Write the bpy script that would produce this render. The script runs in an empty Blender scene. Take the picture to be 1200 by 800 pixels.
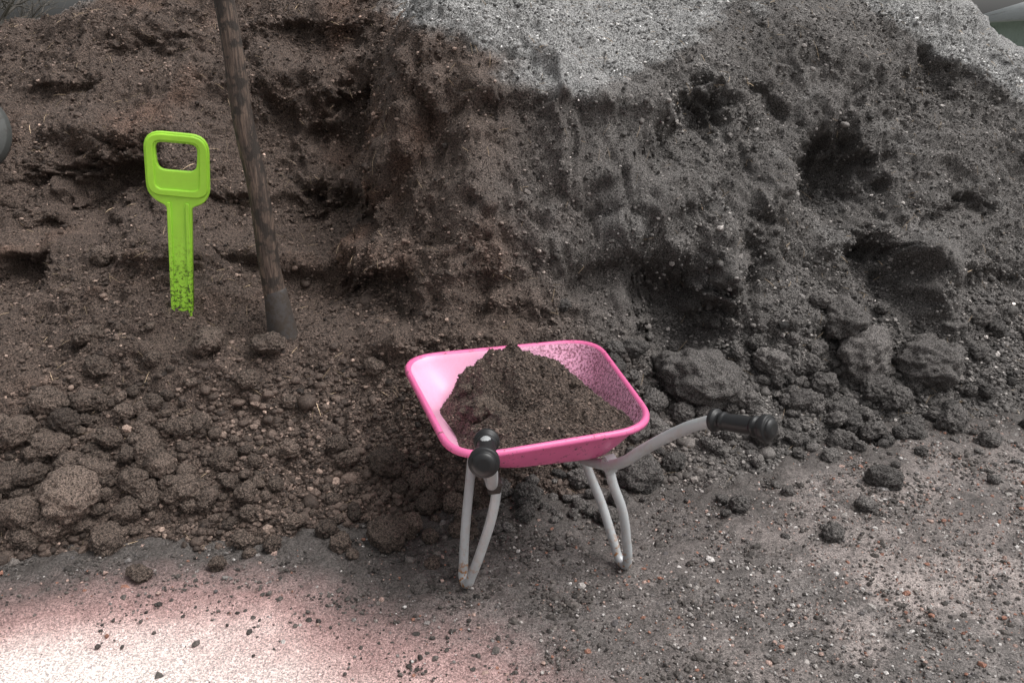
import bpy, math, numpy as np
from mathutils import Vector, Matrix
from mathutils.bvhtree import BVHTree
rng=np.random.default_rng(7)
C=bpy.context.scene.collection
# ---------------------------------------------------------------- camera
CAM=np.array([0,0,1.1]); PITCH=math.radians(20); F=933.0
cd=bpy.data.cameras.new("camera"); cam=bpy.data.objects.new("camera",cd); C.objects.link(cam)
cam.location=CAM; cam.rotation_euler=(math.radians(70),0,0)
cd.lens=28; cd.sensor_width=36; cd.clip_start=.02; cd.clip_end=600
bpy.context.scene.camera=cam
c_,s_=math.cos(PITCH),math.sin(PITCH)
FW=np.array([0,c_,-s_])
def ray(u,v):                       # photo measurement -> bearing in the world
    z=-(v-400)/F; return np.array([(u-600)/F, c_+s_*z, -s_+c_*z])
def at_y(u,v,y):
    d=ray(u,v); return CAM+d*(y/d[1])
# ---------------------------------------------------------------- noise
def _h(ix,iy,iz,seed):
    n=(ix.astype(np.uint32)*np.uint32(374761393)+iy.astype(np.uint32)*np.uint32(668265263)+iz.astype(np.uint32)*np.uint32(2246822519)+np.uint32(seed*3266489917%4294967296))
    n^=n>>np.uint32(13); n*=np.uint32(1274126177); n^=n>>np.uint32(16); n*=np.uint32(2654435761); n^=n>>np.uint32(15)
    return n.astype(np.float64)/4294967295.0*2-1
def vn(p,seed=0):
    i=np.floor(p).astype(np.int64); f=p-i; f=f*f*f*(f*(f*6-15)+10)
    x,y,z=i[:,0],i[:,1],i[:,2]; r=0
    for a in (0,1):
        wx=f[:,0] if a else 1-f[:,0]
        for b in (0,1):
            wy=f[:,1] if b else 1-f[:,1]
            for c in (0,1):
                wz=f[:,2] if c else 1-f[:,2]
                r=r+wx*wy*wz*_h(x+a,y+b,z+c,seed)
    return r
def fbm(p,size,octv=4,seed=0,gain=.5,ridged=False):
    q=np.asarray(p)/size; a=1; r=0; t=0
    for o in range(octv):
        n=vn(q+o*17.3,seed+o)
        if ridged: n=1-2*np.abs(n)
        r=r+a*n; t+=a; a*=gain; q=q*2.03
    return r/t
def cell(p,size,seed):              # rounded-lump (cellular) height, 1 at lump centre .. 0 in the cracks
    q=np.asarray(p)/size; i=np.floor(q).astype(np.int64); best=np.full(len(q),9.)
    for a in (-1,0,1):
        for b in (-1,0,1):
            for c in (-1,0,1):
                x,y,z=i[:,0]+a,i[:,1]+b,i[:,2]+c
                d=(x+.5+.45*_h(x,y,z,seed)-q[:,0])**2+(y+.5+.45*_h(x,y,z,seed+1)-q[:,1])**2+(z+.5+.45*_h(x,y,z,seed+2)-q[:,2])**2
                best=np.minimum(best,d)
    return np.clip(1-best,0,1)
def sm(a,b,x):
    t=np.clip((x-a)/(b-a),0,1); return t*t*(3-2*t)
# ---------------------------------------------------------------- mesh helper
def mesh_np(name,V,Fc,smooth=True,col=None,mat=None):
    me=bpy.data.meshes.new(name); k=Fc.shape[1]
    me.vertices.add(len(V)); me.vertices.foreach_set("co",V.astype(np.float32).ravel())
    me.loops.add(Fc.size); me.loops.foreach_set("vertex_index",Fc.astype(np.int32).ravel())
    me.polygons.add(len(Fc)); me.polygons.foreach_set("loop_start",np.arange(0,Fc.size,k,dtype=np.int32))
    me.polygons.foreach_set("loop_total",np.full(len(Fc),k,dtype=np.int32))
    me.polygons.foreach_set("use_smooth",np.full(len(Fc),smooth))
    me.update(calc_edges=True)
    if col is not None:
        a=me.color_attributes.new("tone",'FLOAT_COLOR','POINT')
        cc=np.ones((len(V),4),np.float32); cc[:,:col.shape[1]]=col; a.data.foreach_set("color",cc.ravel())
    ob=bpy.data.objects.new(name,me); C.objects.link(ob)
    if mat: me.materials.append(mat)
    return ob
def grid_faces(nx,ny):
    a=np.arange(nx*ny).reshape(ny,nx)
    return np.stack([a[:-1,:-1],a[:-1,1:],a[1:,1:],a[1:,:-1]],-1).reshape(-1,4)
# ---------------------------------------------------------------- materials
def newmat(name):
    m=bpy.data.materials.new(name); m.use_nodes=True; nt=m.node_tree; b=nt.nodes["Principled BSDF"]; return m,nt,b
def N(nt,t,**k):
    n=nt.nodes.new(t)
    for a,v in k.items():
        if a in n.inputs: n.inputs[a].default_value=v
        else: setattr(n,a,v)
    return n
def mix(nt,fac,a,b,mode='MIX'):
    n=nt.nodes.new('ShaderNodeMix'); n.data_type='RGBA'; n.blend_type=mode
    for s,v in ((0,fac),(6,a),(7,b)):
        if hasattr(v,'is_output'): nt.links.new(v,n.inputs[s])
        else: n.inputs[s].default_value=(v if s==0 else (*v,1))
    return n.outputs[2]
def ramp(nt,src,p0,p1,c0=0,c1=1):
    n=nt.nodes.new('ShaderNodeMapRange'); n.inputs[1].default_value=p0; n.inputs[2].default_value=p1
    n.inputs[3].default_value=c0; n.inputs[4].default_value=c1; n.interpolation_type='SMOOTHSTEP'
    nt.links.new(src,n.inputs[0]); return n.outputs[0]
def noise(nt,scale,detail=4,rough=.6,vec=None):
    n=N(nt,'ShaderNodeTexNoise'); n.inputs['Scale'].default_value=scale; n.inputs['Detail'].default_value=detail; n.inputs['Roughness'].default_value=rough
    if vec is None: vec=N(nt,'ShaderNodeNewGeometry').outputs['Position']
    nt.links.new(vec,n.inputs['Vector']); return n.outputs['Fac']
def bump(nt,b,h,strength,dist):
    n=N(nt,'ShaderNodeBump'); n.inputs['Strength'].default_value=strength; n.inputs['Distance'].default_value=dist
    nt.links.new(h,n.inputs['Height'])
    if b.inputs['Normal'].is_linked: nt.links.new(b.inputs['Normal'].links[0].from_socket,n.inputs['Normal'])
    nt.links.new(n.outputs[0],b.inputs['Normal'])
def soil_material(name,fine=1.0,rough=.85,lo=.3,hi=1.9,speck=3.2,sfac=.6):
    m,nt,b=newmat(name)
    at=N(nt,'ShaderNodeAttribute'); at.attribute_name="tone"
    nz=noise(nt,190,3,.8)
    v=ramp(nt,nz,.36,.68,lo,hi)
    sc=N(nt,'ShaderNodeVectorMath',operation='SCALE'); nt.links.new(at.outputs['Color'],sc.inputs[0]); nt.links.new(v,sc.inputs['Scale'])
    sp=ramp(nt,noise(nt,420,1,.5),.58,.66,0,sfac)
    sc2=N(nt,'ShaderNodeVectorMath',operation='SCALE'); nt.links.new(at.outputs['Color'],sc2.inputs[0]); sc2.inputs['Scale'].default_value=speck
    col=mix(nt,sp,sc.outputs[0],sc2.outputs[0])
    nt.links.new(col,b.inputs['Base Color'])
    b.inputs['Roughness'].default_value=rough; b.inputs['Specular IOR Level'].default_value=.35
    bump(nt,b,nz,1.0*fine,.010)
    return m
M_SOIL=soil_material("compost",1.0,.78,.22,2.0,3.4,.6); M_CRUMB=soil_material("compost_crumb",.4,.7,.6,1.45,1.9,.3); M_GROUND=soil_material("yard_surface",.6,.45,.45,1.55,2.3,.7)
# ---------------------------------------------------------------- terrain base
cols={
 -350:[(620,1.5),(500,1.75),(400,2.0),(300,2.35),(200,2.7),(120,3.1)],
 -150:[(620,1.55),(500,1.78),(400,2.0),(300,2.35),(200,2.7),(100,3.1)],
 0:[(625,1.6),(500,1.8),(400,2.05),(300,2.33),(200,2.62),(100,3.0),(55,3.6)],
 120:[(630,1.62),(500,1.82),(400,2.06),(300,2.33),(200,2.62),(100,2.95),(6,3.6)],
 250:[(620,1.65),(500,1.86),(400,2.06),(300,2.34),(200,2.60),(100,2.95),(0,3.35)],
 400:[(612,1.7),(500,1.9),(400,2.1),(300,2.49),(200,2.78),(100,2.98),(0,3.25)],
 500:[(608,1.73),(500,1.92),(400,2.1),(300,2.26),(200,2.37),(100,2.48),(0,2.75)],
 600:[(600,1.78),(500,1.96),(400,2.13),(300,2.28),(200,2.38),(100,2.50),(0,3.15)],
 700:[(580,1.85),(450,2.14),(400,2.24),(300,2.36),(200,2.43),(115,2.50),(90,2.64),(0,3.4)],
 780:[(400,2.33),(300,2.41),(200,2.50),(130,2.60)],
 850:[(555,1.93),(450,2.24),(400,2.38),(300,2.54),(200,2.80),(100,2.97),(0,3.45)],
 900:[(400,2.38),(300,2.52),(200,2.78)],
 960:[(520,2.12),(450,2.32),(400,2.46),(300,2.70),(200,3.02),(100,3.12),(0,3.45)],
 1080:[(490,2.3),(400,2.55),(300,2.72),(200,2.98),(100,3.28),(0,3.75)],
 1200:[(480,2.36),(400,2.65),(300,2.95),(200,3.25),(100,3.55),(52,4.0)],
 1350:[(470,2.42),(400,2.7),(300,3.0),(200,3.3),(115,3.7)],
 1550:[(470,2.45),(400,2.75),(300,3.05),(200,3.4)],
}
P=[]
for u,l in cols.items():
    for v,y in l: P.append(at_y(u,v,y))
    if u in (780,900): continue
    b=at_y(u,l[0][0],l[0][1])
    P.append([b[0]*.93,b[1]-.25,-.12]); P.append([b[0]*.7,b[1]-.8,-.2])
P+= [[-.9,4.1,1.62],[.3,4.3,1.8],[1.3,4.4,1.65],[-1.7,4.2,1.10],[-2.4,4.6,.7],[2.7,5.1,.75],[2.2,5.0,1.0],[0,5.6,1.4],[0,7.5,-.1],[-3,6.5,-.1],[3.5,7,-.1],
     [-3.2,3.7,1.0],[-4.3,3.8,.3],[-5,3.6,-.2],[-4.5,2,-.2],[3.9,4,.8],[5,4.2,.3],[5.8,4,-.2],[5.5,2.6,-.2],[6,6,-.2],[-5,6,-.2],[-2,8,-.3],[3,8.5,-.3]]
P=np.array(P,float)
def tps(d2): return .5*d2*np.log(d2+1e-9)
n=len(P); D=((P[:,None,:2]-P[None,:,:2])**2).sum(-1)
A=np.zeros((n+3,n+3)); A[:n,:n]=tps(D)+np.eye(n)*1e-4; A[:n,n]=1; A[:n,n+1:]=P[:,:2]; A[n:,:n]=A[:n,n:].T
W=np.linalg.solve(A,np.r_[P[:,2],0,0,0])
def H(x,y):
    q=np.stack([x,y],-1); out=np.empty(len(q))
    for i in range(0,len(q),20000):
        k=q[i:i+20000]; d=((k[:,None]-P[None,:,:2])**2).sum(-1)
        out[i:i+20000]=tps(d)@W[:n]+W[n]+k@W[n+1:]
    return out
def axis(a,b,step,lo,hi,grow=1.22):
    mid=list(np.arange(a,b,step)); s=step; x=b; r=[]
    while x<hi: r.append(x); s*=grow; x+=s
    r.append(hi); s=step; x=a-step; l=[]
    while x>lo: l.append(x); s*=grow; x-=s
    l.append(lo); return np.array(l[::-1]+mid+r)
X=axis(-2.3,2.6,.0062,-5.2,6); Y=axis(1.3,3.8,.0050,1.0,8)
gx,gy=np.meshgrid(X,Y); nx,ny=len(X),len(Y)
gz=np.maximum(H(gx.ravel(),gy.ravel()),-.2).reshape(ny,nx)
dzx=np.gradient(gz,X,axis=1); dzy=np.gradient(gz,Y,axis=0)
Nn=np.stack([-dzx,-dzy,np.ones_like(gz)],-1); Nn/=np.linalg.norm(Nn,axis=-1,keepdims=True); Nn=Nn.reshape(-1,3)
V=np.stack([gx,gy,gz],-1).reshape(-1,3)
def basehit(u,v):
    d=ray(u,v); t=np.linspace(1.3,5.5,1500); p=CAM+t[:,None]*d
    h=H(p[:,0],p[:,1]); i=np.argmax(p[:,2]<h); return p[i]
face=sm(.12,.4,V[:,2]); steep=sm(.9,.6,Nn[:,2])*face
wp=V+.05*np.stack([fbm(V,.1,2,301),fbm(V,.1,2,302),fbm(V,.1,2,303)],-1)
big=fbm(V,.5,3,11)
rid=fbm(wp*[1,1,.55],.26,4,23,ridged=True)
gul=fbm(wp*[1,1,.4],.085,4,27,ridged=True,gain=.6)
med=fbm(wp,.11,4,31,gain=.6)
c1=cell(wp,.085,401); c2=cell(V+.3*(wp-V),.034,404); c3=cell(V,.017,407)
patch=sm(-.25,.35,fbm(V,.3,3,81))
soft=1-.6*sm(.98,1.2,V[:,2])*(np.abs(V[:,0]-.3)<1.2)     # weathered crust on top is smoother
disp=.05*big*face+.052*(rid-.2)*(.2+.8*face)*soft+.026*(gul-.1)*(.15+.85*steep)*soft+.032*med*(.5+.7*face)*soft
disp+=.024*(c1-.6)*patch*soft+.015*(c2-.6)*(.4+.8*patch)+.0075*(c3-.6)
V=V+Nn*disp[:,None]
# scooped hollows (positive) and ribs (negative): (u,v, half-width, half-height, angle, depth)
feat=[(110,215,56,38,5,.25),(262,244,32,20,0,.10),(408,150,28,50,0,.17),(400,245,40,28,-20,.17),(432,348,40,24,0,.16),(370,45,60,18,0,.10),
 (800,372,46,42,0,.22),(812,145,22,60,-38,.17),(970,205,38,36,0,.21),(1030,316,34,26,0,.12),(735,322,46,16,10,.10),
 (955,445,60,14,0,.05),(5,328,34,28,0,.17),(1120,255,46,16,25,.10),(1100,100,26,45,-40,.08),(320,150,24,50,10,.07),(180,60,50,18,0,.08),
 (465,210,14,44,-10,.08),(560,130,24,12,20,.04),(880,300,16,50,-10,.06),(560,330,22,12,0,.04),(1060,150,22,40,-30,.07),(60,110,40,16,0,.07),
 (1150,330,34,12,0,.05),(900,120,30,12,-30,.06),
 # ribs
 (478,100,24,80,-12,-.12),(545,270,26,80,-18,-.08),(905,225,20,90,-38,-.12),(845,300,24,60,0,-.08),(1085,318,26,46,20,-.12),(1010,262,50,12,25,-.08),(765,230,28,60,-20,-.07),
 (350,300,60,16,0,-.06),(200,290,50,14,0,-.06),(500,395,70,18,-5,-.04),(950,370,50,16,0,-.05),(240,410,50,10,0,-.03),(330,100,40,26,0,-.07),(130,150,60,14,0,-.07),(700,112,90,12,0,-.05),(640,350,50,12,0,-.04)]
inward=np.array([0,.90,-.12])
warp=fbm(V,.10,4,55,gain=.6)*.8; warp2=fbm(V,.10,4,56,gain=.6)*.8
pit=np.zeros(len(V))
for (u,v,a,b,ang,d) in feat:
    c=basehit(u,v); dep=(c-CAM)@FW; k=dep/F
    q=V-c; ph=math.radians(ang)
    ex=q[:,0]/k; ez=(q[:,2]*c_+q[:,1]*s_)/k
    e1=(ex*math.cos(ph)+ez*math.sin(ph))/a+warp; e2=(-ex*math.sin(ph)+ez*math.cos(ph))/b+warp2
    if d>0: e2=np.where(e2>0,e2*1.25,e2*.72)      # sharp upper lip, gentle crumbled floor
    r2=e1**2+e2**2
    w=np.exp(-r2**(1.7 if d>0 else 1.2)*.5)*(np.abs(q[:,1])<.9)
    V=V+w[:,None]*d*inward; pit=np.maximum(pit,w*(d>0)*min(1,d/.15))
grit=fbm(V,.011,2,91,gain=.7); V=V+Nn*(grit*.005)[:,None]
# ---- colour of the compost
x,y,z=V.T
lf=fbm(V,.5,3,61)
brown=1-sm(-.3,.35,x+.25*lf-.22*sm(.7,.1,z))
base=np.array([.120,.110,.104])*(1-brown)[:,None]+np.array([.100,.073,.060])*brown[:,None]
base=base*(1+.35*fbm(V,.08,5,66,gain=.75))[:,None]
red=sm(.1,.7,fbm(V,.3,3,69))*brown*sm(.15,.5,z); base=base*(1+red[:,None]*np.array([.40,.2,.10]))
crack=np.clip(1-c1,0,1)*patch; base=base*(1-.15*crack[:,None])
n1=fbm(V,.14,4,71)*.09
cap=np.maximum.reduce([sm(-.02,.04,z+n1-(.97+.40*np.abs(x-.22))),
   sm(-.02,.05,z+n1-(1.26-(x-1.45)*.55))*(x>1.2), .6*sm(0,.08,z+n1-(1.44+(x+1.1)*.28))*(x<-1.2)])
cap*=(1-.5*pit)
g=.85+.30*fbm(V,.03,3,73,gain=.8)
base=base*(1-cap[:,None])+np.array([.335,.33,.325])*(cap*g)[:,None]
dust=.45*sm(.0,.6,fbm(V,.16,5,75,gain=.7))*(1-brown)*sm(.2,.5,z); base=base*(1-dust[:,None])+np.array([.215,.205,.198])*dust[:,None]
PILE_COL=base
FP=grid_faces(nx,ny)
pile=mesh_np("compost_pile",V,FP,True,base,M_SOIL)
# ---------------------------------------------------------------- ground
GX=axis(-2.2,2.4,.009,-160,160,1.25); GY=axis(.7,2.6,.008,-60,260,1.25)
ax,ay=np.meshgrid(GX,GY); G=np.stack([ax,ay,np.zeros_like(ax)],-1).reshape(-1,3)
near=sm(6,3,np.hypot(G[:,0],G[:,1]))
hb=H(np.clip(G[:,0],-5,5.9),np.clip(G[:,1],.9,7.9))           # closeness to pile foot
prox=sm(-.2,0,hb)*near
gc=cell(G,.022,505)
G[:,2]=near*(.010*fbm(G,.4,3,5)+.005*fbm(G,.06,4,6)+.004*(gc-.6)+.003*fbm(G,.015,2,7)+prox*(.018*np.maximum(0,fbm(G,.07,4,8))+.010*(cell(G,.035,501)-.6)+.006*fbm(G,.02,3,9)))
gxx,gyy=G[:,0],G[:,1]
wob=fbm(G,.28,5,12)
glow_dist=lambda X_,Y_: np.hypot((X_+.80)/1.04,(Y_-.78)/.66)
col=np.tile([.165,.148,.140],(len(G),1))*(1+.45*fbm(G,.05,5,13,gain=.8))[:,None]
pk=sm(-.1,.5,fbm(G,.3,5,14,gain=.7)+.25)*sm(.0,.8,gxx+.3*wob)
col=col*(1-.7*pk[:,None])+np.array([.46,.39,.365])*(.7*pk)[:,None]
sp=sm(-.1,.40,fbm(G,.022,4,15,gain=.8)); col=col*(1-.5*sp)[:,None]
soilc=np.array([.082,.072,.067])
dirt=np.clip(sm(-.28,-.03,hb+.14*wob)*near+sm(.05,.5,fbm(G,.12,6,16,gain=.8))*.6*near,0,1)
col=col*(1-dirt[:,None])+soilc*dirt[:,None]
# pinkish-white glow of a finger over the lens, painted into the yard colour
d=glow_dist(gxx,gyy)+.12*wob+.05*fbm(G,.03,4,18,gain=.7)
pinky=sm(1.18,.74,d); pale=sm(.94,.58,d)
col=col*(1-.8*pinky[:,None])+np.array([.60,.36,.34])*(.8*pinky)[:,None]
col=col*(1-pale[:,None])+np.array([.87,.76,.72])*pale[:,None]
far=1-near; col=col*(1-far[:,None])+np.array([.16,.16,.13])*far[:,None]
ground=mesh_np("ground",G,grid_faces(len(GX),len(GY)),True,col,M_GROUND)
# ---------------------------------------------------------------- ray tools on built surfaces
st=2; Vs=V.reshape(ny,nx,3)[::st,::st]; fs_=grid_faces(Vs.shape[1],Vs.shape[0])
bv=BVHTree.FromPolygons(Vs.reshape(-1,3).tolist(),fs_.tolist()); bg=BVHTree.FromPolygons([(-9,-9,0),(9,-9,0),(9,9,0),(-9,9,0)],[(0,1,2,3)])
def hit(u,v):
    o=Vector(CAM); dd=Vector(ray(u,v)).normalized(); best=None
    for t in (bv,bg):
        r=t.ray_cast(o,dd)
        if r[0] is not None and (best is None or r[3]<best[3]): best=r
    return np.array(best[0])
# ---------------------------------------------------------------- clods / crumbs
def ico(sub):
    import bmesh
    bm=bmesh.new(); bmesh.ops.create_icosphere(bm,subdivisions=sub,radius=1); v=np.array([q.co[:] for q in bm.verts]); f=np.array([[q.index for q in w.verts] for w in bm.faces]); bm.free(); return v,f
def scatter(name,pos,size,cols_,sub,mat,rough=.28,flat=.75,seed=0,smooth=True):
    bvx,bf=ico(sub); nv=len(bvx); M=len(pos); r=np.random.default_rng(seed)
    q=r.normal(size=(M,4)); q/=np.linalg.norm(q,axis=1,keepdims=True); a,b,c,d=q.T
    R=np.stack([1-2*(c*c+d*d),2*(b*c-a*d),2*(b*d+a*c),2*(b*c+a*d),1-2*(b*b+d*d),2*(c*d-a*b),2*(b*d-a*c),2*(c*d+a*b),1-2*(b*b+c*c)],-1).reshape(M,3,3)
    sc=r.uniform(.65,1.1,(M,1,3)); vv=bvx[None]*sc
    if sub<=1: vv=vv*(1+r.uniform(-rough,rough,(M,nv,1)))
    else:
        off=r.uniform(0,100,(M,1,3)); w=(bvx[None]+off).reshape(-1,3)
        vv=vv*(1+rough*1.4*fbm(w,.9,3,seed+3,gain=.6).reshape(M,nv,1)+(.18*(cell(w,.42,seed+20)-.6)+.12*fbm(w,.16,2,seed+9,gain=.7)).reshape(M,nv,1))
    vv=np.einsum('mij,mnj->mni',R,vv)*size[:,None,None]; vv[...,2]*=flat
    vv=vv+pos[:,None,:]
    ff=(bf[None]+(np.arange(M)*nv)[:,None,None]).reshape(-1,3)
    return mesh_np(name,vv.reshape(-1,3),ff,smooth,np.repeat(cols_,nv,0),mat)
vis=np.where((V[:,0]>-2.2)&(V[:,0]<2.6)&(V[:,1]<3.8)&(V[:,2]>0))[0]
wgt=.45+np.clip(fbm(V[vis],.18,3,101)+.3,0,1)*1.2; wgt*=1+1.2*sm(.35,.1,V[vis,2])+1.2*sm(.85,.6,Nn[vis,2])+1.0*pit[vis]; wgt/=wgt.sum()
K=160000; idx=rng.choice(vis,K,p=wgt)
low=sm(.5,.1,V[idx,2])
sz=.0029*np.exp(rng.normal(0,.48,K))*(1+.4*low)
pos=V[idx]+rng.uniform(-.004,.004,(K,3))
scatter("compost_crumbs",pos,sz,PILE_COL[idx]*np.exp(rng.normal(.0,.6,(K,1))),1,M_CRUMB,seed=1,smooth=False)
K=5000; w2=np.clip(fbm(V[vis],.22,3,103)+.15,0,1)**1.5*(.12+1.6*sm(.42,.08,V[vis,2])); w2/=w2.sum(); idx=rng.choice(vis,K,p=w2)
sz=.0068*np.exp(rng.normal(0,.45,K)); scatter("compost_lumps",V[idx],sz,PILE_COL[idx]*np.exp(rng.normal(0,.3,(K,1))),2,M_CRUMB,seed=2)
big_=[(30,600,28),(88,580,34),(65,616,20),(20,505,24),(60,470,20),(130,512,16),(150,600,15),(60,520,20),(215,573,19),(240,583,16),(270,565,10),(100,470,16),(110,545,16),(160,560,14),
 (95,612,14),(140,625,12),(10,560,18),(40,556,17),(180,470,12),(205,500,12),(245,400,22),(315,402,17),(190,545,14),(75,545,14),(175,585,13),(290,600,10),(345,610,11),(455,625,24),(480,615,18),(505,628,14),(500,588,13),
 (820,442,40),(1085,426,34),(1008,418,34),(1027,455,20),(985,375,26),(905,425,22),(955,408,14),(965,450,18),(750,553,24),(790,540,14),(765,470,17),(870,465,16),(935,470,17),(990,478,15),(1050,465,15),(830,520,10),
 (895,508,20),(1115,492,18),(990,516,12),(1005,395,16),(1145,370,16),(1165,385,12),(885,400,12),(925,500,12),(1150,455,12),(770,505,15),(720,430,15),(800,485,14),(965,618,6),(1165,562,7),(680,590,8),(920,628,5),(850,600,7),
 (120,300,12),(560,470,12),(455,540,18),(395,520,12),(1040,515,9),(1080,528,8),(440,430,12),(180,420,10),(340,470,9),(300,540,9),(745,500,16),(700,600,6),(500,560,15),(530,590,14),(470,570,12)]
r2=np.random.default_rng(4)
for k in range(190): big_.append((r2.normal(100,85),r2.normal(540,50),abs(r2.normal(4,5))+3))
for k in range(240): big_.append((r2.normal(930,130),r2.normal(465,48),abs(r2.normal(4,4.5))+2.5))
for k in range(130): big_.append((r2.uniform(250,760),r2.normal(585,32),abs(r2.normal(3,4))+3))
bp=[];bs=[];bc=[]
for (u,v,r) in big_:
    p=hit(u,v+r*.6); dep=(p-CAM)@FW; s=r*dep/F*1.08
    bp.append(p+np.array([0,s*.12,s*.55])); bs.append(s)
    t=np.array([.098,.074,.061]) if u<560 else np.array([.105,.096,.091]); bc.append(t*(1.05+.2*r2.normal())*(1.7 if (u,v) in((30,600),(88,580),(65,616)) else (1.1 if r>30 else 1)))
bp=np.array(bp);bs=np.array(bs);bc=np.abs(np.array(bc)); bm_=bs>.02
scatter("compost_clods",bp[bm_],bs[bm_],bc[bm_],5,M_SOIL,rough=.26,flat=.86,seed=5)
scatter("small_compost_clods",bp[~bm_],bs[~bm_],bc[~bm_],3,M_SOIL,rough=.28,flat=.82,seed=15)
# yard debris
K=120000; gp=np.stack([rng.uniform(-1.6,2.3,K),rng.uniform(.8,2.6,K),np.zeros(K)],-1); hh=H(gp[:,0],gp[:,1])
keep=rng.random(K)<(.30+.8*sm(-.25,0,hh))*(.35+1.2*sm(-.2,.4,fbm(gp,.12,3,111))); keep&=hh<.03
dd=glow_dist(gp[:,0],gp[:,1])+.12*fbm(gp,.1,3,112); keep&=(rng.random(K)<sm(.72,1.12,dd)+.003)
gp=gp[keep]; K=len(gp); gp[:,2]=.002+.010*fbm(gp,.4,3,5)
scatter("soil_debris",gp,.0023*np.exp(rng.normal(0,.55,K)),np.array([.080,.070,.064])*np.exp(rng.normal(0,.4,(K,1))),1,M_CRUMB,seed=6,smooth=False)
K=70000; gp=np.stack([rng.uniform(-1.5,2.2,K),rng.uniform(.8,2.5,K),np.full(K,.002)],-1); hh=H(gp[:,0],gp[:,1]); dd=glow_dist(gp[:,0],gp[:,1])+.12*fbm(gp,.1,3,112)
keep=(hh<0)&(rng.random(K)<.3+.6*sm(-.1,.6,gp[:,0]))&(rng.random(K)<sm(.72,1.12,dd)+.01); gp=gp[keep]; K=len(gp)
gp[:,2]+=.010*fbm(gp*[1,1,0],.4,3,5)
pal=np.array([[.20,.185,.175],[.38,.35,.33],[.28,.14,.10],[.11,.10,.10],[.40,.28,.24],[.17,.155,.15],[.55,.52,.5],[.24,.22,.21]])[rng.integers(0,8,K)]
scatter("gravel",gp,.0018*np.exp(rng.normal(0,.6,K)),pal,1,M_CRUMB,seed=8,smooth=False)
# straw and twigs
K=2100; idx=rng.choice(vis,K); pp=V[idx]+Nn[idx]*.004
a=rng.normal(size=(K,3)); a-=Nn[idx]*(a*Nn[idx]).sum(1,keepdims=True)*.85; a/=np.linalg.norm(a,axis=1,keepdims=True)
L=rng.uniform(.006,.024,K)*np.where(rng.random(K)<.06,2,1); R_=rng.uniform(.0004,.0009,K); s1=np.cross(a,Nn[idx]); s1/=np.linalg.norm(s1,axis=1,keepdims=True); s2=np.cross(a,s1)
vs=[]
for e in (-1,0,1):
    ce=pp+a*(L*e)[:,None]+Nn[idx]*((e==0)*L*.15)[:,None]
    for k in range(3):
        t=k*2.094; vs.append(ce+(s1*math.cos(t)+s2*math.sin(t))*(R_*(1 if e==0 else .6))[:,None])
vs=np.stack(vs,1); ff=[]
for e in (0,1):
    for k in range(3): ff.append([e*3+k,e*3+(k+1)%3,e*3+3+(k+1)%3,e*3+3+k])
ff=(np.array(ff)[None]+(np.arange(K)*9)[:,None,None]).reshape(-1,4)
sc_=np.array([.32,.24,.16])*np.exp(rng.normal(0,.45,(K,1)))
mesh_np("straw_bits",vs.reshape(-1,3),ff,False,np.repeat(sc_,9,0),M_CRUMB)
# ---------------------------------------------------------------- object materials
def dirty(name,colr,rough,dirtcol,lo,hi,scale=60,zmask=None,spec=.5,metal=0,b2=None,ax='Z'):
    m,nt,b=newmat(name); f=ramp(nt,noise(nt,scale,5,.75),lo,hi)
    if zmask:
        g=N(nt,'ShaderNodeNewGeometry'); s=N(nt,'ShaderNodeSeparateXYZ'); nt.links.new(g.outputs['Position'],s.inputs[0])
        zz=ramp(nt,s.outputs[ax],zmask[0],zmask[1],zmask[2],zmask[3])
        mm=N(nt,'ShaderNodeMath',operation='MULTIPLY'); mm.use_clamp=True; nt.links.new(f,mm.inputs[0]); nt.links.new(zz,mm.inputs[1]); f=mm.outputs[0]
    col=mix(nt,ramp(nt,noise(nt,9,3),.35,.7),colr,b2 or tuple(c*.88 for c in colr))
    col=mix(nt,f,col,dirtcol); nt.links.new(col,b.inputs['Base Color'])
    rr=ramp(nt,f,0,1,rough,.85); nt.links.new(rr,b.inputs['Roughness'])
    b.inputs['Metallic'].default_value=metal; b.inputs['Specular IOR Level'].default_value=spec
    bump(nt,b,f,.3,.001); return m
M_PINK=dirty("pink_paint",(.80,.16,.37),.35,(.14,.09,.08),.58,.68,60)
M_PINKIN=dirty("pink_paint_overexposed_dirty",(.94,.46,.66),.28,(.22,.06,.10),.45,.58,170,(-.05,.14,.06,.95),.6,ax='X')  # whiter pink puts the overexposed inner walls into the base colour; speckles are dirt
M_TUBE=dirty("grey_tube",(.48,.50,.51),.35,(.36,.16,.05),.50,.60,50,(.10,.0,.12,1.3),.5,.1)
M_RUB=dirty("black_rubber",(.012,.012,.013),.42,(.06,.05,.045),.64,.75,70)
M_GREEN=dirty("green_plastic",(.42,.82,.06),.40,(.06,.09,.02),.49,.60,110,(.44,.66,1.1,.03),.5)
M_WOOD,nt,b=newmat("weathered_wood")
tc=N(nt,'ShaderNodeTexCoord'); mp=N(nt,'ShaderNodeMapping'); mp.inputs['Scale'].default_value=(1,1,.10); nt.links.new(tc.outputs['Object'],mp.inputs[0])
w=ramp(nt,noise(nt,170,5,.7,mp.outputs[0]),.38,.66); k=ramp(nt,noise(nt,30,4,.6),.48,.58)
col=mix(nt,w,(.045,.032,.026),(.17,.12,.092)); col=mix(nt,k,col,(.036,.027,.022)); nt.links.new(col,b.inputs['Base Color']); b.inputs['Roughness'].default_value=.6; bump(nt,b,w,.6,.003)
M_IRON=dirty("dirty_iron",(.06,.054,.052),.55,(.05,.038,.03),.4,.6,40)
def parent(e,*obs):
    for o in obs: o.parent=e
def empty(name):
    e=bpy.data.objects.new(name,None); C.objects.link(e); return e
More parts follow.
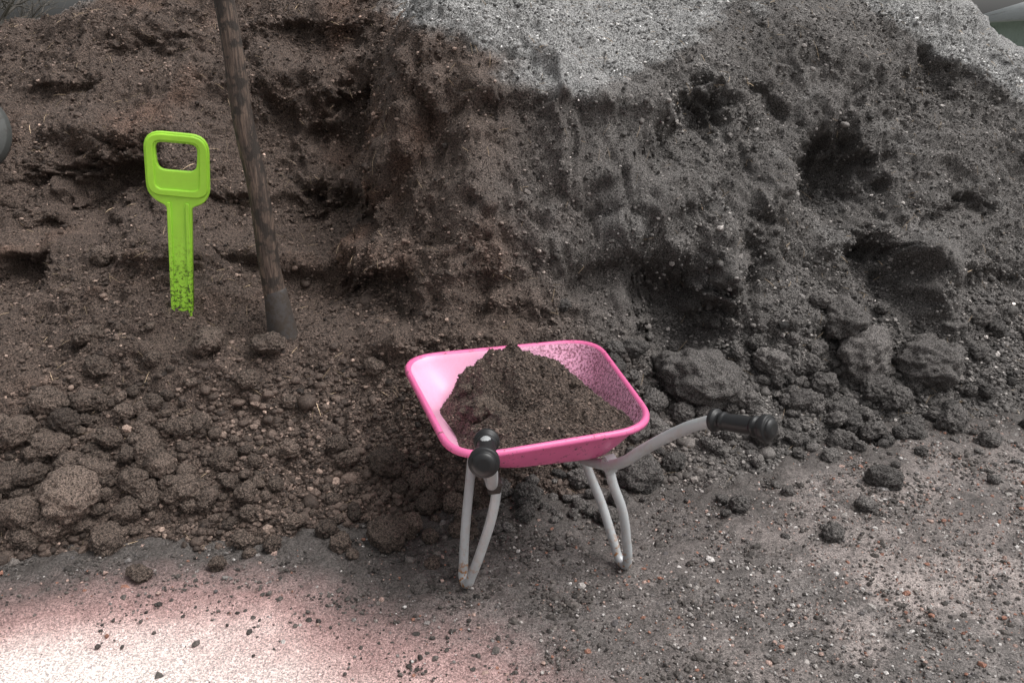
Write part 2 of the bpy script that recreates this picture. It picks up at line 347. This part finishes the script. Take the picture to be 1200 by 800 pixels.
def tube(name,pts,r,mat,smooth=True,radii=None):
    cu=bpy.data.curves.new(name,'CURVE'); cu.dimensions='3D'; cu.bevel_depth=r; cu.bevel_resolution=6; cu.resolution_u=8; cu.use_fill_caps=True
    sp=cu.splines.new('BEZIER'); sp.bezier_points.add(len(pts)-1)
    for i,p in enumerate(pts):
        q=sp.bezier_points[i]; q.co=p; q.handle_left_type=q.handle_right_type='AUTO' if smooth else 'VECTOR'
        if radii: q.radius=radii[i]
    ob=bpy.data.objects.new(name,cu); C.objects.link(ob); cu.materials.append(mat); return ob
def lathe(name,p0,p1,prof,mat,seg=40):
    p0=Vector(p0);p1=Vector(p1); ax_=(p1-p0); L=ax_.length; q=ax_.to_track_quat('Z','Y')
    vs=[];fs=[]
    for t,r in prof:
        for k in range(seg):
            a=2*math.pi*k/seg; vs.append(p0+q@Vector((r*math.cos(a),r*math.sin(a),t*L)))
    m=len(prof)
    for i in range(m-1):
        for k in range(seg): fs.append((i*seg+k,i*seg+(k+1)%seg,(i+1)*seg+(k+1)%seg,(i+1)*seg+k))
    fs.append(tuple(range(seg))[::-1]); fs.append(tuple((m-1)*seg+k for k in range(seg)))
    me=bpy.data.meshes.new(name); me.from_pydata(vs,[],fs); me.materials.append(mat)
    for f in me.polygons: f.use_smooth=len(f.vertices)==4
    ob=bpy.data.objects.new(name,me); C.objects.link(ob)
    bv_=ob.modifiers.new("b",'BEVEL'); bv_.width=.0012; bv_.segments=2; bv_.limit_method='ANGLE'
    return ob
# ---------------------------------------------------------------- wheelbarrow
wb=empty("toy_wheelbarrow")
RC=np.array([[-.105,1.343],[.293,1.478],[.212,1.962],[-.268,1.838]]); cen=RC.mean(0)
BC=cen+(RC-cen)*.70+np.array([.012,-.012])
def rq(Cn,rad,m=10,sub=14):
    out=[]
    for i in range(4):
        p=Cn[i]; a=Cn[i-1]-p; b=Cn[(i+1)%4]-p; a/=np.linalg.norm(a); b/=np.linalg.norm(b)
        s,e=p+a*rad,p+b*rad
        for t in np.linspace(0,1,m):
            q=(1-t)**2*s+2*t*(1-t)*p+t*t*e; out.append(q)
        e2=Cn[(i+1)%4]+(-b)*rad
        for t in np.linspace(0,1,sub+2)[1:-1]: out.append(e+(e2-e)*t)
    return np.array(out)
top=rq(RC,.10); bot=rq(BC,.085); NP=len(top)
rimz=lambda p:.378+.02*(p[:,1]-1.35)
def wall(t,sc=1.0):
    tt=np.asarray(t)*np.ones(NP); e=tt**1.25
    xy=top*(1-e)[:,None]+bot*e[:,None]
    zb=.300-.16*(bot[:,1]-1.45)
    zz=rimz(top)*(1-tt)+zb*tt; return np.c_[xy,zz]
rings=[]
o=wall(0); rings.append(np.c_[cen+(top-cen)*1.045,o[:,2]-.009])
rings.append(np.c_[cen+(top-cen)*1.047,o[:,2]-.003]); rings.append(np.c_[cen+(top-cen)*1.035,o[:,2]+.002]); rings.append(np.c_[cen+(top-cen)*1.015,o[:,2]+.002]); rings.append(o-[0,0,.002])
for t in (.1,.25,.45,.65,.82,.93,1): rings.append(wall(t))
fl=wall(1)
for s in (.95,.8,.5): rings.append(np.c_[fl[:,:2].mean(0)+(fl[:,:2]-fl[:,:2].mean(0))*s, fl[:,2]-.006])
Vt=np.concatenate(rings); m=len(rings); Ft=[]
for i in range(m-1):
    for k in range(NP): Ft.append((i*NP+k,i*NP+(k+1)%NP,(i+1)*NP+(k+1)%NP,(i+1)*NP+k))
me=bpy.data.meshes.new("tray"); me.from_pydata(Vt.tolist(),[],Ft+[tuple((m-1)*NP+k for k in range(NP))]); me.materials.append(M_PINKIN); me.materials.append(M_PINK)
for i,f in enumerate(me.polygons):
    f.use_smooth=True
    if i<NP*4: f.material_index=1
tray=bpy.data.objects.new("tray",me); C.objects.link(tray)
so=tray.modifiers.new("s",'SOLIDIFY'); so.thickness=.003; so.offset=0; so.material_offset=1; so.use_rim=True
an=[-math.pi,-2.6,-1.9,-1.2,-.4,.6,1.3,2.0,2.6,math.pi]
edge_t=np.interp(np.arctan2(top[:,1]-cen[1],top[:,0]-cen[0]),an,[.84,.74,.36,.16,.34,.66,.56,.36,.74,.84])
ew=wall(edge_t); ec=ew.mean(0); nr=90
up=4
ang=np.linspace(0,NP,NP*up,endpoint=False); i0=ang.astype(int); fr=(ang-i0)[:,None]; E=ew[i0]*(1-fr)+ew[(i0+1)%NP]*fr
S=[]; RR=np.linspace(1,0.004,nr)
for r in RR: S.append(np.c_[ec[:2]+(E[:,:2]-ec[:2])*r, E[:,2]*r+(ec[2])*(1-r)+.045*(1-r**3)])
S=np.concatenate(S); rr=np.repeat(RR,len(E)); wv=sm(0,.12,1-rr)
def gs(cx,cy,r,a): return a*np.exp(-(((S[:,0]-cx)**2+(S[:,1]-cy)**2)/r**2)**1.4)
nzz=.026*fbm(S,.10,4,201)+.018*fbm(S,.035,4,202,gain=.65)+.014*(cell(S,.03,210)-.6)+.005*(cell(S,.012,215)-.6)+.004*fbm(S,.01,2,203)
S[:,2]+=wv*(nzz+gs(-.05,1.80,.10,.048)+gs(.06,1.82,.09,.036)-gs(.005,1.61,.05,.030)+gs(.12,1.70,.07,.016)-gs(-.03,1.67,.035,.03))
nE=len(E)
a_=np.arange(nr*nE).reshape(nr,nE); b_=np.roll(a_,-1,axis=1); Fs=np.stack([a_[:-1],b_[:-1],b_[1:],a_[1:]],-1).reshape(-1,4)
sc2=np.tile([.090,.066,.054],(len(S),1))*(1+.45*fbm(S,.05,4,205))[:,None]
soil=mesh_np("soil_load",S,Fs,True,sc2,M_SOIL)
K=8500; idx=rng.choice(len(S),K,p=(rr/rr.sum()))
lc=scatter("soil_load_crumbs",S[idx]+[0,0,.001],.0018*np.exp(rng.normal(0,.45,K)),sc2[idx]*np.exp(rng.normal(0,.5,(K,1))),1,M_CRUMB,seed=9,smooth=False)
def soilz(cx,cy): return S[np.argmin((S[:,0]-cx)**2+(S[:,1]-cy)**2),2]
cl=[(-.060,1.575,.046),(-.085,1.615,.030),(-.030,1.545,.026),(.10,1.62,.016),(.15,1.70,.014),(.03,1.50,.013),(-.11,1.72,.018),(.0,1.86,.02)]
lcl=scatter("soil_load_clods",np.array([[a,b,soilz(a,b)+r*.25] for a,b,r in cl]),np.array([r for _,_,r in cl]),np.tile([.092,.068,.055],(len(cl),1)),5,M_SOIL,rough=.32,flat=.8,seed=33)
parts=[tray,soil,lc,lcl]
RT=.0115
rh=[(-.03,2.0,.17),(.06,1.86,.185),(.13,1.66,.225),(.185,1.52,.268),(.222,1.458,.302),(.262,1.41,.36),(.305,1.365,.415),(.34,1.325,.455),(.372,1.29,.480),(.434,1.218,.500)]
lh=[(-.10,1.99,.17),(-.11,1.84,.185),(-.075,1.62,.225),(-.048,1.47,.262),(-.040,1.39,.292),(-.038,1.33,.355),(-.040,1.26,.43),(-.041,1.20,.485),(-.0415,1.16,.507),(-.042,1.05,.524)]
parts.append(tube("frame_tube_right",rh,RT,M_TUBE)); parts.append(tube("frame_tube_left",lh,RT,M_TUBE))
def grip(nm,a,b):
    prof=[(0,.013),(0,.021),(.04,.0215),(.07,.0215),(.10,.015),(.14,.0145),(.17,.0175),(.20,.0175),(.23,.015),(.5,.0165),(.66,.0155),(.69,.019),(.73,.019),(.76,.0155),(.79,.0155),(.82,.0235),(.89,.0242),(.92,.0235),(.93,.018),(.96,.018),(.985,.0145),(1,.009)]
    return lathe(nm,a,b,prof,M_RUB)
def ext(a,b,k): a=np.array(a);b=np.array(b);return tuple(b+(b-a)/np.linalg.norm(b-a)*k)
parts.append(grip("grip_right",(.362,1.30,.477),ext(rh[-2],rh[-1],.012))); parts.append(grip("grip_left",(-.0413,1.168,.503),ext(lh[-2],lh[-1],.006)))
parts.append(tube("leg_left",[(-.030,1.43,.275),(-.036,1.425,.225),(-.062,1.43,.12),(-.086,1.436,.045),(-.098,1.445,.014),(-.106,1.462,.014),(-.106,1.475,.05),(-.102,1.50,.12),(-.092,1.545,.22),(-.088,1.56,.26)],.0105,M_TUBE))
parts.append(tube("leg_right",[(.205,1.50,.275),(.215,1.495,.235),(.238,1.492,.17),(.252,1.498,.09),(.258,1.506,.035),(.256,1.516,.013),(.246,1.532,.013),(.232,1.548,.05),(.205,1.58,.13),(.168,1.61,.22),(.160,1.62,.25)],.0105,M_TUBE))
def box(nm,loc,dim,rot,mat,bev=.002):
    import bmesh
    bm=bmesh.new(); bmesh.ops.create_cube(bm,size=1); bmesh.ops.scale(bm,vec=dim,verts=bm.verts); bmesh.ops.bevel(bm,geom=bm.edges[:],offset=bev,segments=2,affect='EDGES')
    me=bpy.data.meshes.new(nm); bm.to_mesh(me); bm.free(); me.materials.append(mat); o=bpy.data.objects.new(nm,me); C.objects.link(o); o.location=loc; o.rotation_euler=rot; return o
parts.append(box("bracket_left",(-.036,1.408,.283),(.026,.03,.034),(.5,0,.2),M_IRON)); parts.append(box("bracket_right",(.207,1.490,.283),(.028,.03,.03),(.4,0,.5),M_TUBE))
parts.append(lathe("bolt_left",(-.034,1.392,.30),(-.034,1.383,.302),[(0,.006),(.6,.006),(1,.004)],M_IRON,12))
parts.append(tube("cross_bar",[(-.075,1.62,.215),(.13,1.66,.215)],.009,M_TUBE,False))
wc=Vector((-.075,2.02,.175)); axd=Vector((.95,.25,0)).normalized()
parts.append(lathe("wheel_tyre",wc-axd*.02,wc+axd*.02,[(0,.06),(0,.075),(.15,.092),(.5,.098),(.85,.092),(1,.075),(1,.06)],M_RUB,48))
parts.append(lathe("wheel_hub",wc-axd*.024,wc+axd*.024,[(0,.012),(0,.03),(.2,.055),(.8,.055),(1,.03),(1,.012)],M_PINK,32))
parts.append(tube("axle",[wc-axd*.055,wc+axd*.055],.006,M_TUBE,False))
parent(wb,*parts)
# ---------------------------------------------------------------- green toy spade
sp_=empty("toy_spade"); B=hit(214,358); dep=(B-CAM)@FW; k=dep/F; hk=k/.955
def rr_pts(pts,rads,seg=7):
    out=[];n_=len(pts)
    for i in range(n_):
        p=np.array(pts[i],float); a=np.array(pts[i-1])-p; b=np.array(pts[(i+1)%n_])-p; r=rads[i]
        a=a/np.linalg.norm(a); b=b/np.linalg.norm(b)
        if r==0: out.append(p); continue
        for t in np.linspace(0,1,seg): out.append((1-t)**2*(p+a*r)+2*t*(1-t)*p+t*t*(p+b*r))
    return np.array(out)
def plate(nm,loops,th,bev,mat):
    cu=bpy.data.curves.new(nm,'CURVE'); cu.dimensions='2D'; cu.fill_mode='BOTH'; cu.extrude=th; cu.bevel_depth=bev; cu.bevel_resolution=3
    for L_ in loops:
        s=cu.splines.new('POLY'); s.points.add(len(L_)-1); s.use_cyclic_u=True
        for i,p in enumerate(L_): s.points[i].co=(p[0],p[1],0,1)
    o=bpy.data.objects.new(nm,cu); C.objects.link(o); cu.materials.append(mat); return o
outer=rr_pts([(-32,190),(32,190),(32,122),(13,115),(11,-20),(-11,-20),(-11,115),(-31,124)],[18,18,14,5,0,0,5,14])*[k,hk]
hole=rr_pts([(-23,182),(23,182),(21,151),(-21,151)],[10,10,10,10])*[k,hk]
g1=plate("handle_plate",[outer,hole],.005,.003,M_GREEN)
ribl=plate("rib_left",[rr_pts([(-11,118),(-8,118),(-8,-20),(-11,-20)],[1]*4,3)*[k,hk]],.013,.001,M_GREEN)
ribr=plate("rib_right",[rr_pts([(8,118),(11,118),(11,-20),(8,-20)],[1]*4,3)*[k,hk]],.013,.001,M_GREEN)
rimp=plate("grip_rim",[rr_pts([(-30,188),(30,188),(30,126),(-29,127)],[16,16,12,12])*[k,hk],rr_pts([(-25,184),(25,184),(24,131),(-24,131)],[11,11,9,9])*[k,hk]],.009,.004,M_GREEN)
bl=plate("blade",[rr_pts([(-34,-15),(34,-15),(34,-80),(0,-110),(-34,-80)],[8,8,10,12,10])*[k,hk]],.003,.001,M_GREEN)
for o in (g1,ribl,ribr,rimp,bl): o.parent=sp_
upv=Vector(at_y(207,168,B[1]-.03)-B).normalized(); nrm=Vector((.22,-1,.1)); nrm=(nrm-upv*nrm.dot(upv)).normalized(); xv=upv.cross(nrm).normalized()
sp_.matrix_world=Matrix.Translation(Vector(B))@Matrix((xv,upv,nrm)).transposed().to_4x4()
# ---------------------------------------------------------------- garden shovel stuck in the heap
sh=empty("garden_shovel"); B2=hit(331,388)
tp=at_y(252,-55,B2[1]-.02); dv=tp-B2
def pt(t,o=0): return tuple(B2+dv*t+np.array([o,0,0]))
kk=((B2-CAM)@FW)/F
sft=tube("shaft",[pt(.06),pt(.2,-.003),pt(.4,.003),pt(.6,-.004),pt(.8,.002),pt(1.02)],kk*11.5,M_WOOD,True,[1.15,1.03,.98,.95,.9,.86])
soc=lathe("socket",pt(-.10),pt(.13),[(0,kk*20),(.35,kk*18),(.5,kk*16.5),(.75,kk*14.5),(.97,kk*12.8),(1,kk*12)],M_IRON)
bld=plate("blade",[rr_pts([(-.11,0),(.11,0),(.115,-.18),(0,-.28),(-.115,-.18)],[.02,.02,.05,.04,.05])],.002,.001,M_IRON)
bld.location=pt(-.14); bld.rotation_euler=(math.radians(120),0,math.radians(10))
tg=lathe("grip_end",pt(1.01),pt(1.05),[(0,kk*9),(.4,kk*13),(1,kk*9)],M_WOOD)
parent(sh,sft,soc,bld,tg)
# ---------------------------------------------------------------- wheel lying against the heap at far left
wl=empty("wheelbarrow_wheel"); B3=at_y(-44,156,hit(5,200)[1]-.10); k3=((B3-CAM)@FW)/F; R3=52*k3
ad=Vector((.25,-.9,.35)).normalized(); b3=Vector(B3)
M_GREY=dirty("worn_grey_rubber",(.07,.073,.07),.6,(.05,.045,.04),.5,.7,30)
t1=lathe("tyre",b3-ad*R3*.28,b3+ad*R3*.28,[(0,R3*.62),(0,R3*.8),(.2,R3*.95),(.5,R3),(.8,R3*.95),(1,R3*.8),(1,R3*.62)],M_GREY,64)
t2=lathe("rim",b3-ad*R3*.2,b3+ad*R3*.22,[(0,R3*.2),(0,R3*.62),(1,R3*.62),(1,R3*.55),(.85,R3*.5),(.8,R3*.2),(1.1,R3*.15)],M_IRON,40)
parent(wl,t1,t2)
# ---------------------------------------------------------------- distant setting
M_BARK,nt,b=newmat("bark"); b.inputs['Base Color'].default_value=(.10,.09,.08,1); b.inputs['Roughness'].default_value=.9
def bare_tree(name,loc,h,seed):
    r=np.random.default_rng(seed); cu=bpy.data.curves.new(name,'CURVE'); cu.dimensions='3D'; cu.bevel_depth=1; cu.bevel_resolution=1
    def br(p,d,L,rad,lv):
        s=cu.splines.new('POLY'); s.points.add(4); q=p.copy(); pts=[]
        for i in range(5):
            s.points[i].co=(*q,1); s.points[i].radius=rad*(1-.6*i/4); pts.append((q.copy(),d.copy()))
            d=d+r.normal(0,.13,3)+np.array([0,0,.05]); d/=np.linalg.norm(d); q=q+d*L/4
        if lv<4:
            for j in range(6 if lv<2 else 4):
                a,dd=pts[r.integers(1,5)]; e=dd+r.normal(0,.6,3); e[2]=abs(e[2])*.6+.15; e/=np.linalg.norm(e); br(a,e,L*r.uniform(.45,.65),rad*.45,lv+1)
    br(np.array(loc,float),np.array([0,0,1.]),h*.55,h*.018,0)
    o=bpy.data.objects.new(name,cu); C.objects.link(o); cu.materials.append(M_BARK)
bare_tree("bare_tree",(-10.5,17,0),7,1); bare_tree("bare_tree",(-8,21,0),8,2); bare_tree("bare_tree",(-13.5,22,0),8,3); bare_tree("bare_tree",(-12,19,0),5,6)
M_SHED=dirty("pale_green_boards",(.34,.42,.38),.7,(.2,.24,.2),.5,.7,3); M_ROOF=dirty("roof_sheet",(.55,.58,.58),.6,(.3,.3,.3),.5,.7,2); M_GL,nt,b=newmat("window_glass"); b.inputs['Base Color'].default_value=(.35,.4,.42,1); b.inputs['Roughness'].default_value=.1
shd=empty("garden_shed"); ps=[]
ps.append(box("walls",(12.5,17,.85),(5,3,1.7),(0,0,0),M_SHED,.02))
rf=plate("roof",[np.array([(-2.8,1.68),(2.8,1.68),(0,2.5)])],1.7,.02,M_ROOF); rf.location=(12.5,17,0); rf.rotation_euler=(math.pi/2,0,0); ps.append(rf)
for i in range(3): ps.append(box("window_%d"%i,(10.9+i*1.6,15.48,1.1),(1.0,.06,.7),(0,0,0),M_GL,.01)); ps.append(box("window_frame_%d"%i,(10.9+i*1.6,15.47,.72),(1.15,.1,.06),(0,0,0),M_ROOF,.01))
parent(shd,*ps)
# ---------------------------------------------------------------- light
el=math.radians(60); az=math.radians(100)
sd=bpy.data.lights.new("sun",'SUN'); sd.energy=1.5; sd.angle=math.radians(36); sd.color=(1,.975,.94)
so_=bpy.data.objects.new("sun",sd); C.objects.link(so_)
dirv=Vector((math.sin(az)*math.cos(el),math.cos(az)*math.cos(el),math.sin(el))); so_.rotation_euler=dirv.to_track_quat('Z','Y').to_euler()
wd=bpy.data.worlds.new("World"); bpy.context.scene.world=wd; wd.use_nodes=True; nt=wd.node_tree
bgN=nt.nodes["Background"]; sky=nt.nodes.new('ShaderNodeTexSky'); sky.sky_type='NISHITA'; sky.sun_disc=False; sky.sun_elevation=el; sky.sun_rotation=az; sky.dust_density=7; sky.air_density=1.3
hs=nt.nodes.new('ShaderNodeHueSaturation'); hs.inputs['Saturation'].default_value=.10
nt.links.new(sky.outputs[0],hs.inputs['Color']); nt.links.new(hs.outputs[0],bgN.inputs[0]); bgN.inputs[1].default_value=.15
sc=bpy.context.scene; sc.view_settings.view_transform='Standard'; sc.view_settings.look='None'; sc.view_settings.exposure=0
